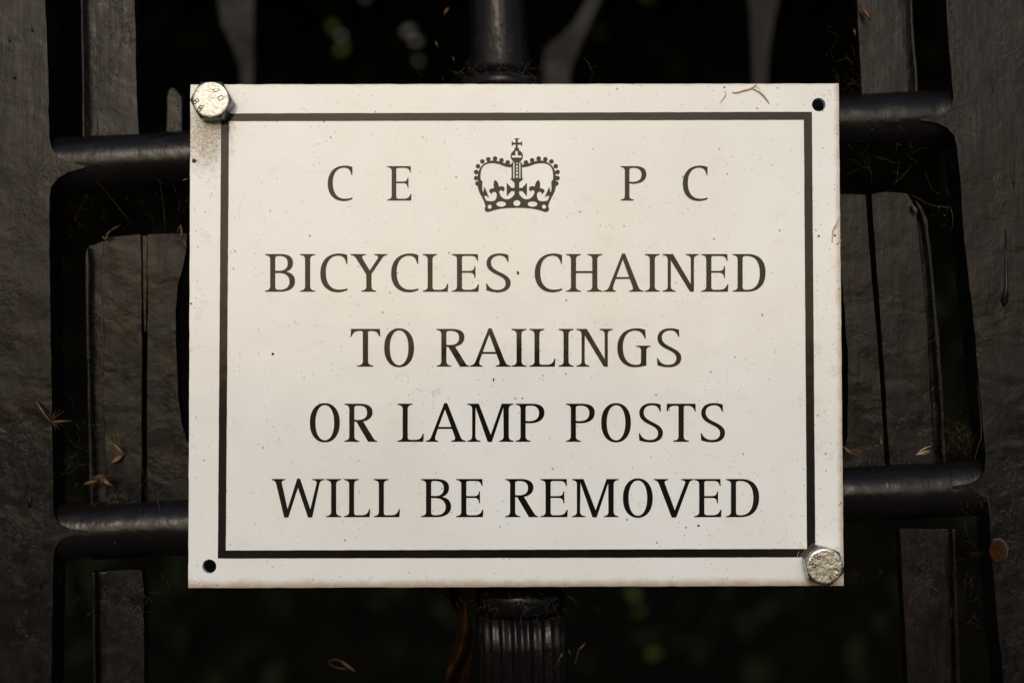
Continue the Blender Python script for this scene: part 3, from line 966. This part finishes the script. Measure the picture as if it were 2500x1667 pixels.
def strands(name, label, cat, specs, mat, group=None, kind=None):
    """specs: polylines of (px, py, depth) with a thickness; all one tangle"""
    parts = []
    for pts, r in specs:
        P = [at(*p) for p in pts]
        # round the corners a little
        Q = []
        n_ = len(P)
        for i in range(n_ - 1):
            p0, p1, p2, p3 = P[max(0, i - 1)], P[i], P[i + 1], P[min(n_ - 1, i + 2)]
            for k in range(6):
                t = k / 6
                Q.append(0.5 * ((2 * p1) + (p2 - p0) * t + (2 * p0 - 5 * p1 + 4 * p2 - p3) * t * t + (3 * p1 - p0 - 3 * p2 + p3) * t ** 3))
        Q.append(P[-1])
        m_ = len(Q)
        parts.append(tube(Q, [max(0.000012, r * (1 - 0.6 * abs(2 * i / (m_ - 1) - 1) ** 2)) for i in range(m_)], 6))
    V, F = join(parts)
    o = link(name, mesh_of(V, F), mat)
    sm(o)
    return tag(o, label, cat, group, kind)


def web(px, py, w, h, y0, y1, count, seed, label, mat=WEB, r=0.00006):
    rnd_ = random.Random(seed)
    r *= 0.30
    count = int(count * 1.7)
    sp = []
    for i in range(count):
        x, y = px + rnd_.gauss(0, w / 2), py + rnd_.gauss(0, h / 2)
        a = rnd_.uniform(0, 6.28)
        L = rnd_.uniform(0.12, 0.6) * max(w, h) * 0.55
        d = rnd_.uniform(y0, y1)
        pts = []
        for k in range(4):
            pts.append((x + math.cos(a) * L * k / 3, y + math.sin(a) * L * k / 3, d + rnd_.uniform(-0.002, 0.002)))
            a += rnd_.uniform(-0.28, 0.28)
        sp.append((pts, r * rnd_.uniform(0.6, 1.5)))
    return strands('cobweb', label, 'cobweb', sp, mat, 'cobwebs on the railing', 'stuff')


web(165, 500, 90, 90, 0.006, 0.02, 46, 1, 'brown dusty cobweb under the upper crossbar, beside the broad plain upright', FLUFF)
web(400, 470, 120, 80, 0.004, 0.018, 22, 2, 'thin cobweb against the sign edge below the upper crossbar')
web(200, 1110, 110, 110, 0.006, 0.018, 34, 3, 'thin pale cobweb over the foot of the cusped rib')
web(330, 1210, 240, 50, 0.003, 0.010, 22, 4, 'dusty cobweb lying along the lower crossbar beside the sign')
web(2075, 190, 70, 110, 0.004, 0.020, 34, 5, 'tangled brown cobweb at the sign corner with the empty bolt hole', FLUFF, 0.00009)
web(2180, 380, 220, 100, 0.004, 0.016, 26, 6, 'cobweb wisps under the upper crossbar, on the side of the leaning upright')
web(2300, 505, 60, 60, 0.006, 0.016, 14, 7, 'cobweb wisps at the top corner of the slotted rib')
web(2110, 1100, 80, 26, 0.004, 0.012, 26, 8, 'pale fibrous cobweb on the lower crossbar next to the sign')
web(2385, 1240, 60, 60, 0.003, 0.012, 28, 9, 'cobweb in the corner under the lower crossbar by the rust blister')
web(2332, 1070, 60, 50, 0.006, 0.014, 120, 10, 'clump of orange brown fluff on the lower crossbar', FLUFF, 0.00009)
web(1230, 183, 200, 20, 0.008, 0.016, 30, 11, 'cobweb across the foot of the smooth baluster shaft')
web(1245, 1480, 170, 30, 0.004, 0.012, 30, 12, 'cobweb around the collar of the fluted shaft')
web(2350, 1420, 40, 170, 0.006, 0.014, 26, 13, 'cobweb hanging beside the lowest rib of the leaning upright', FLUFF)
web(300, 1450, 130, 70, 0.008, 0.014, 22, 14, 'faint cobweb on the lowest rib beside the broad plain upright')
web(548, 305, 26, 26, -0.0008, -0.0002, 70, 15, 'dark hairy grime packed beneath the bright bolt', DARKBIT, 0.00007)
web(520, 318, 50, 22, -0.0006, -0.0002, 50, 16, 'short dark fibres stuck to the enamel under the bright bolt', DARKBIT, 0.00005)
web(2000, 1432, 50, 12, -0.001, 0.004, 30, 17, 'orange brown fluff hanging under the dull bolt', FLUFF, 0.00009)
web(2085, 1405, 80, 20, 0.001, 0.008, 16, 18, 'dry wisps sticking out beside the dull bolt', FLUFF, 0.00008)
for lab, pts, r in (
        ('single cobweb thread looping over the top of the slotted rib', [(2225, 475, 0.009), (2270, 500, 0.007), (2310, 506, 0.006), (2322, 512, 0.005), (2326, 545, 0.005), (2318, 566, 0.006)], 0.000035),
        ('short cobweb thread crossing the edge of the slotted rib', [(2250, 845, 0.01), (2270, 834, 0.009), (2290, 825, 0.008)], 0.000028),
        ('cobweb thread strung down the edge of the leaning upright', [(2386, 930, 0.003), (2392, 1000, 0.003), (2396, 1060, 0.003), (2388, 1090, 0.003), (2378, 1125, 0.004)], 0.00004),
        ('cobweb thread arching over the corner above the rust blister', [(2380, 1215, 0.003), (2410, 1210, 0.003), (2418, 1270, 0.003)], 0.000035),
        ('long straight cobweb thread slanting below the upper crossbar to the cusped rib', [(235, 440, 0.006), (280, 495, 0.008), (326, 552, 0.010)], 0.000022),
        ('cobweb thread hanging from the upper crossbar beside the sign', [(390, 440, 0.006), (398, 500, 0.008), (403, 560, 0.010)], 0.000022),
        ('cobweb thread slanting under the bar beside the leaning upright', [(2180, 450, 0.01), (2205, 430, 0.008), (2225, 405, 0.007)], 0.000028)):
    strands('cobweb_thread', lab, 'cobweb', [(pts, r)], WEB, 'cobweb threads on the railing')


def scrap(name, label, cat, parts, mat, group='dry plant scraps caught on the ironwork'):
    """parts: ('blade', p0, p1, width px, depth) or ('hair', [...], r)"""
    out = []
    for q in parts:
        if q[0] == 'blade':
            _, p0, p1, w, d = q
            a, b_ = at(p0[0], p0[1], d), at(p1[0], p1[1], d - 0.0012)
            n_ = 8
            side_ = (b_ - a).normalized().cross(Vector((0, 1, 0)))
            V, F = [], []
            for i in range(n_ + 1):
                t = i / n_
                ww = w * MM * 0.36 * math.sin(math.pi * min(0.97, max(0.06, t)) ** 0.8)
                c = a.lerp(b_, t) + Vector((0, -0.0008 * math.sin(math.pi * t), 0))
                V += [c - side_ * ww + Vector((0, 0.0004, 0)), c + Vector((0, -0.0005, 0)), c + side_ * ww + Vector((0, 0.0004, 0)), c + Vector((0, 0.0006, 0))]
            for i in range(n_):
                for k in range(4):
                    F.append((i * 4 + k, i * 4 + (k + 1) % 4, i * 4 + 4 + (k + 1) % 4, i * 4 + 4 + k))
            F += [(0, 1, 2, 3), tuple(n_ * 4 + k for k in (3, 2, 1, 0))]
            out.append((V, F))
        else:
            _, pts, r = q
            P = [at(*p) for p in pts]
            out.append(tube(P, [r] * len(P), 5))
    V, F = join(out)
    o = link(name, mesh_of(V, F), mat)
    sm(o)
    return tag(o, label, cat, group)


def hairs(px, py, d, L, a0, a1, k, seed, r=0.00005):
    rnd_ = random.Random(seed)
    res = []
    for i in range(k):
        a = rnd_.uniform(a0, a1)
        l_ = L * rnd_.uniform(0.5, 1)
        res.append(('hair', [(px, py, d), (px + math.cos(a) * l_ * 0.5, py + math.sin(a) * l_ * 0.5, d - 0.001), (px + math.cos(a + 0.12) * l_, py + math.sin(a + 0.12) * l_, d - 0.0005)], r))
    return res


scrap('dry_seed', 'bent orange dry seed with hairs caught on the broad upright edge', 'dry seed', [('blade', (88, 980), (124, 1030), 11, 0.002), ('blade', (124, 1030), (176, 1027), 9, 0.002)] + hairs(126, 1028, 0.002, 40, -1.4, 1.2, 16, 1), DRY)
scrap('dry_seed', 'folded straw coloured seed tuft on the foot of the cusped rib', 'dry seed', [('blade', (277, 1082), (303, 1108), 13, 0.010), ('blade', (300, 1111), (271, 1132), 22, 0.010)] + hairs(302, 1109, 0.009, 66, 2.6, 4.4, 9, 2), STRAW_DIM)
scrap('dry_seed', 'brown seed fluff resting on the lower crossbar by the cusped rib', 'dry seed', [('blade', (205, 1182), (240, 1172), 16, 0.008), ('blade', (244, 1165), (276, 1188), 22, 0.008)] + hairs(243, 1158, 0.007, 36, 0.2, 2.8, 22, 3), DRY)
scrap('dry_seed', 'curled dry stalk on top of the cusped rib', 'dry seed', [('blade', (256, 582), (272, 560), 9, 0.009), ('blade', (268, 566), (295, 549), 8, 0.008), ('hair', [(250, 578, 0.009), (256, 584, 0.008), (264, 578, 0.008)], 0.0004)], DRY)
scrap('dry_seed', 'pale folded seed leaf wedged against the sign edge', 'dry seed', [('blade', (442, 548), (446, 585), 10, 0.006), ('blade', (446, 582), (458, 606), 12, 0.005), ('hair', [(441, 550, 0.006), (432, 566, 0.007)], 0.0002)], DRY)
scrap('dry_seed', 'small tan scrap beside the sign under the upper crossbar', 'dry seed', [('blade', (444, 442), (462, 436), 8, 0.004)], DRY)
scrap('dry_leaf', 'orange dry leaf scrap near the top of the rib beside the empty hole', 'dry leaf', [('blade', (2103, 18), (2127, 52), 17, 0.009), ('blade', (2084, 70), (2088, 90), 9, 0.010)], DRY)
scrap('dry_leaf', 'orange crumb in the foot of the rib slot beside the sign', 'dry leaf', [('blade', (2148, 1066), (2152, 1090), 12, 0.008), ('blade', (2132, 1086), (2148, 1090), 8, 0.008)], DRY)
scrap('dry_leaf', 'brown dry leaf scrap against the sign edge over the lower crossbar', 'dry leaf', [('blade', (2058, 1090), (2082, 1112), 16, 0.004)] + hairs(2070, 1100, 0.003, 50, -0.3, 0.6, 12, 6), DRY)
scrap('dry_leaf', 'tan dry speck on the shoulder of the slotted rib', 'dry leaf', [('blade', (2226, 500), (2240, 524), 18, 0.010)], DRY)
scrap('dry_seed', 'pale grass awn on the lower crossbar by the orange fluff', 'dry seed', hairs(2236, 1110, 0.004, 46, -0.75, -0.1, 7, 9, 0.00009), STRAW)
# the withered leaf: a curled, ragged sheet
rl = random.Random(12)
V, F = [], []
cen_ = [(1106, 1430), (1120, 1462), (1128, 1486), (1131, 1520), (1134, 1556), (1131, 1592), (1122, 1625), (1112, 1662), (1104, 1705)]
wid_ = [16, 44, 26, 40, 34, 46, 52, 58, 60]
for i, ((x, y), w) in enumerate(zip(cen_, wid_)):
    for k in range(7):
        t = k / 6 - 0.5
        rag = rl.uniform(-5, 5) if k in (0, 6) else 0
        p = at(x + t * w + rag, y + rl.uniform(-3, 3), 0.030 + 0.010 * math.cos(t * 5 + i * 0.8) + rl.uniform(-0.001, 0.001))
        V.append(p)
for i in range(len(cen_) - 1):
    for k in range(6):
        a = i * 7 + k
        F.append((a, a + 1, a + 8, a + 7))
wl = link('dry_leaf', mesh_of(V, F), DEADLEAF)
sm(wl)
tag(wl, 'withered brown leaf hanging beside the fluted shaft', 'dry leaf', 'dry plant scraps caught on the ironwork')
so_ = wl.modifiers.new('thickness', 'SOLIDIFY')
so_.thickness = 0.0003
su_ = wl.modifiers.new('soft', 'SUBSURF')
su_.levels = su_.render_levels = 2
scrap('dry_seed', 'small tan seed on the fluted shaft', 'dry seed', [('blade', (1366, 1607), (1374, 1592), 9, 0.008), ('hair', [(1350, 1635, 0.01), (1368, 1604, 0.008)], 0.00008)], DRY)
scrap('dry_seed', 'twisted dry stalk at the edge of the fluted shaft', 'dry seed', [('blade', (1410, 1588), (1430, 1568), 8, 0.014), ('hair', [(1404, 1618, 0.014), (1412, 1588, 0.014)], 0.0001), ('blade', (1388, 1586), (1395, 1598), 6, 0.012)], DRY)
scrap('dry_leaf', 'shrivelled dry leaf hanging in the dark gap below the sign', 'dry leaf', [('blade', (832, 1612), (868, 1638), 12, 0.045), ('hair', [(836, 1614, 0.045), (818, 1608, 0.044), (803, 1612, 0.045), (806, 1622, 0.046), (824, 1630, 0.046), (848, 1632, 0.045)], 0.00012)], DRY)
scrap('dry_leaf', 'orange flake beside the rear ironwork near the smooth shaft', 'dry leaf', [('blade', (1084, 38), (1096, 18), 16, 0.03), ('blade', (1062, 100), (1070, 118), 9, 0.03), ('blade', (1105, 138), (1110, 154), 7, 0.02)], DRY)

strands('straw_fibre', 'curved straw fibre lying on the sign near the empty upper hole', 'straw', [([(1788, 226, -0.0004), (1800, 226, -0.0006), (1816, 221, -0.0005), (1832, 217, -0.0005), (1842, 210, -0.0004), (1848, 206, -0.0004)], 0.00035), ([(1836, 216, -0.0005), (1856, 226, -0.0007), (1868, 238, -0.0007), (1878, 253, -0.0004)], 0.00032), ([(1770, 222, -0.0003), (1772, 232, -0.0004), (1764, 244, -0.0003), (1758, 251, -0.0003)], 0.0002), ([(1832, 217, -0.0005), (1846, 212, -0.0006), (1858, 220, -0.0006)], 0.0001)], STRAW, 'straw fibres on the sign')
strands('straw_fibre', 'straw fibre hanging over the speckled upright edge of the sign', 'straw', [([(2052, 522, 0.0002), (2046, 540, -0.0005), (2036, 558, -0.0006), (2033, 575, -0.0005), (2032, 592, -0.0003)], 0.00024), ([(2050, 548, 0.0), (2040, 556, -0.0005), (2034, 562, -0.0005)], 0.00014), ([(2054, 585, 0.0002), (2046, 593, -0.0005), (2042, 595, -0.0004)], 0.0003)], STRAW, 'straw fibres on the sign')
strands('straw_fibre', 'curl of pale fibre on the border beside the dull bolt', 'straw', [([(1951, 1345, -0.0005), (1948, 1352, -0.0006), (1946, 1360, -0.0004)], 0.00008)], STRAW, 'straw fibres on the sign')


def crumb(px, py, w, h, a, label, mat=DARKBIT):
    c = at(px, py, 0)
    v_, f_ = disc(c, w * MM / 2, h * MM / 2, 0.0004, a, 14, int(px))
    o = link('dirt_crumb', mesh_of(v_, f_), mat)
    sm(o)
    return tag(o, label, 'crumb', 'dirt crumbs stuck on the sign')


crumb(474, 393, 11, 10, 0.4, 'largest black crumb on the white margin below the bright bolt')
crumb(756.5, 575.5, 5, 3, -0.5, 'black crumb above the first word of the longest line')
crumb(1264.5, 666, 6, 9, 0.4, 'dark crumb with rusty halo between the two longest words')
crumb(1205, 926.5, 4, 8, 0.0, 'dark crumb under the letter A of the third line')
crumb(1705.5, 1282.5, 7, 5, 0.2, 'brown crumb under the last word of the bottom line', FLUFF)
crumb(666, 864, 6, 6, 0.2, 'rust coloured crumb left of the third line', RUSTY)
crumb(1999, 576.5, 5, 5, 0.3, 'black crumb on the white margin beside the straw fibre')
crumb(2038, 575, 5, 5, 0.3, 'black crumb touching the hanging straw fibre')
crumb(1768, 213.5, 4, 4, 0.0, 'tiny black crumb above the straw fibre')
crumb(466.5, 741, 4, 6, 0.3, 'dark crumb on the margin beside the second line')

# ------------------------------------------------------------------ the photographer, who shows as the dark shape in the gloss
COAT = plain('dark_coat', (0.012, 0.012, 0.014), 0.9)
SKIN = plain('skin', (0.36, 0.22, 0.16), 0.55)
GZ = CAM.z
joints = {
    'pelvis': (0.02, -0.98, 0.92, 0.15, 0.11), 'waist': (0.02, -0.96, 1.06, 0.14, 0.11), 'chest': (0.02, -0.93, 1.22, 0.17, 0.12), 'neck': (0.01, -0.86, 1.335, 0.06, 0.06), 'jaw': (0.0, -0.79, 1.38, 0.065, 0.075), 'head': (0.0, -0.775, 1.435, 0.075, 0.085), 'top': (0.0, -0.79, 1.475, 0.055, 0.06),
    'sl': (-0.15, -0.90, 1.275, 0.075, 0.07), 'el': (-0.225, -0.76, 1.12, 0.05, 0.05), 'wl': (-0.09, -0.66, 1.34, 0.034, 0.03), 'hl': (-0.065, -0.645, 1.385, 0.032, 0.026),
    'sr': (0.19, -0.90, 1.275, 0.075, 0.07), 'er': (0.255, -0.76, 1.12, 0.05, 0.05), 'wr': (0.09, -0.66, 1.34, 0.034, 0.03), 'hr': (0.065, -0.645, 1.385, 0.032, 0.026),
    'kl': (-0.09, -0.95, 0.50, 0.065, 0.065), 'al': (-0.10, -0.99, 0.09, 0.045, 0.045), 'tl': (-0.11, -0.84, 0.035, 0.04, 0.03), 'kr': (0.13, -0.95, 0.50, 0.065, 0.065), 'ar': (0.14, -0.99, 0.09, 0.045, 0.045), 'tr': (0.15, -0.84, 0.035, 0.04, 0.03)}
for s, x in (('l', -1), ('r', 1)):
    for i in range(4):
        joints['f%s%d' % (s, i)] = (x * (0.075 - 0.004 * i), -0.628, 1.405 + 0.012 * i, 0.009, 0.009)
        joints['g%s%d' % (s, i)] = (x * (0.050 - 0.004 * i), -0.612, 1.410 + 0.012 * i, 0.008, 0.008)
    joints['th%s' % s] = (x * 0.045, -0.645, 1.378, 0.010, 0.010)
keys = list(joints)
edges = [('pelvis', 'waist'), ('waist', 'chest'), ('chest', 'neck'), ('neck', 'jaw'), ('jaw', 'head'), ('head', 'top'), ('chest', 'sl'), ('sl', 'el'), ('el', 'wl'), ('wl', 'hl'), ('chest', 'sr'), ('sr', 'er'), ('er', 'wr'), ('wr', 'hr'), ('pelvis', 'kl'), ('kl', 'al'), ('al', 'tl'), ('pelvis', 'kr'), ('kr', 'ar'), ('ar', 'tr')]
for s in 'lr':
    edges.append(('h' + s, 'th' + s))
    for i in range(4):
        edges += [('h' + s, 'f%s%d' % (s, i)), ('f%s%d' % (s, i), 'g%s%d' % (s, i))]
me = bpy.data.meshes.new('shape')
me.from_pydata([joints[k][:3] for k in keys], [(keys.index(a), keys.index(b_)) for a, b_ in edges], [])
per = link('person', me, COAT)
tag(per, 'person in dark coat photographing the sign, mirrored in its black letters', 'person')
me.materials.append(SKIN)
sk = per.modifiers.new('skin', 'SKIN')
for i, k in enumerate(keys):
    me.skin_vertices[0].data[i].radius = joints[k][3:]
me.skin_vertices[0].data[0].use_root = True
sk.use_smooth_shade = True
su = per.modifiers.new('smooth', 'SUBSURF')
su.levels = 2
su.render_levels = 2
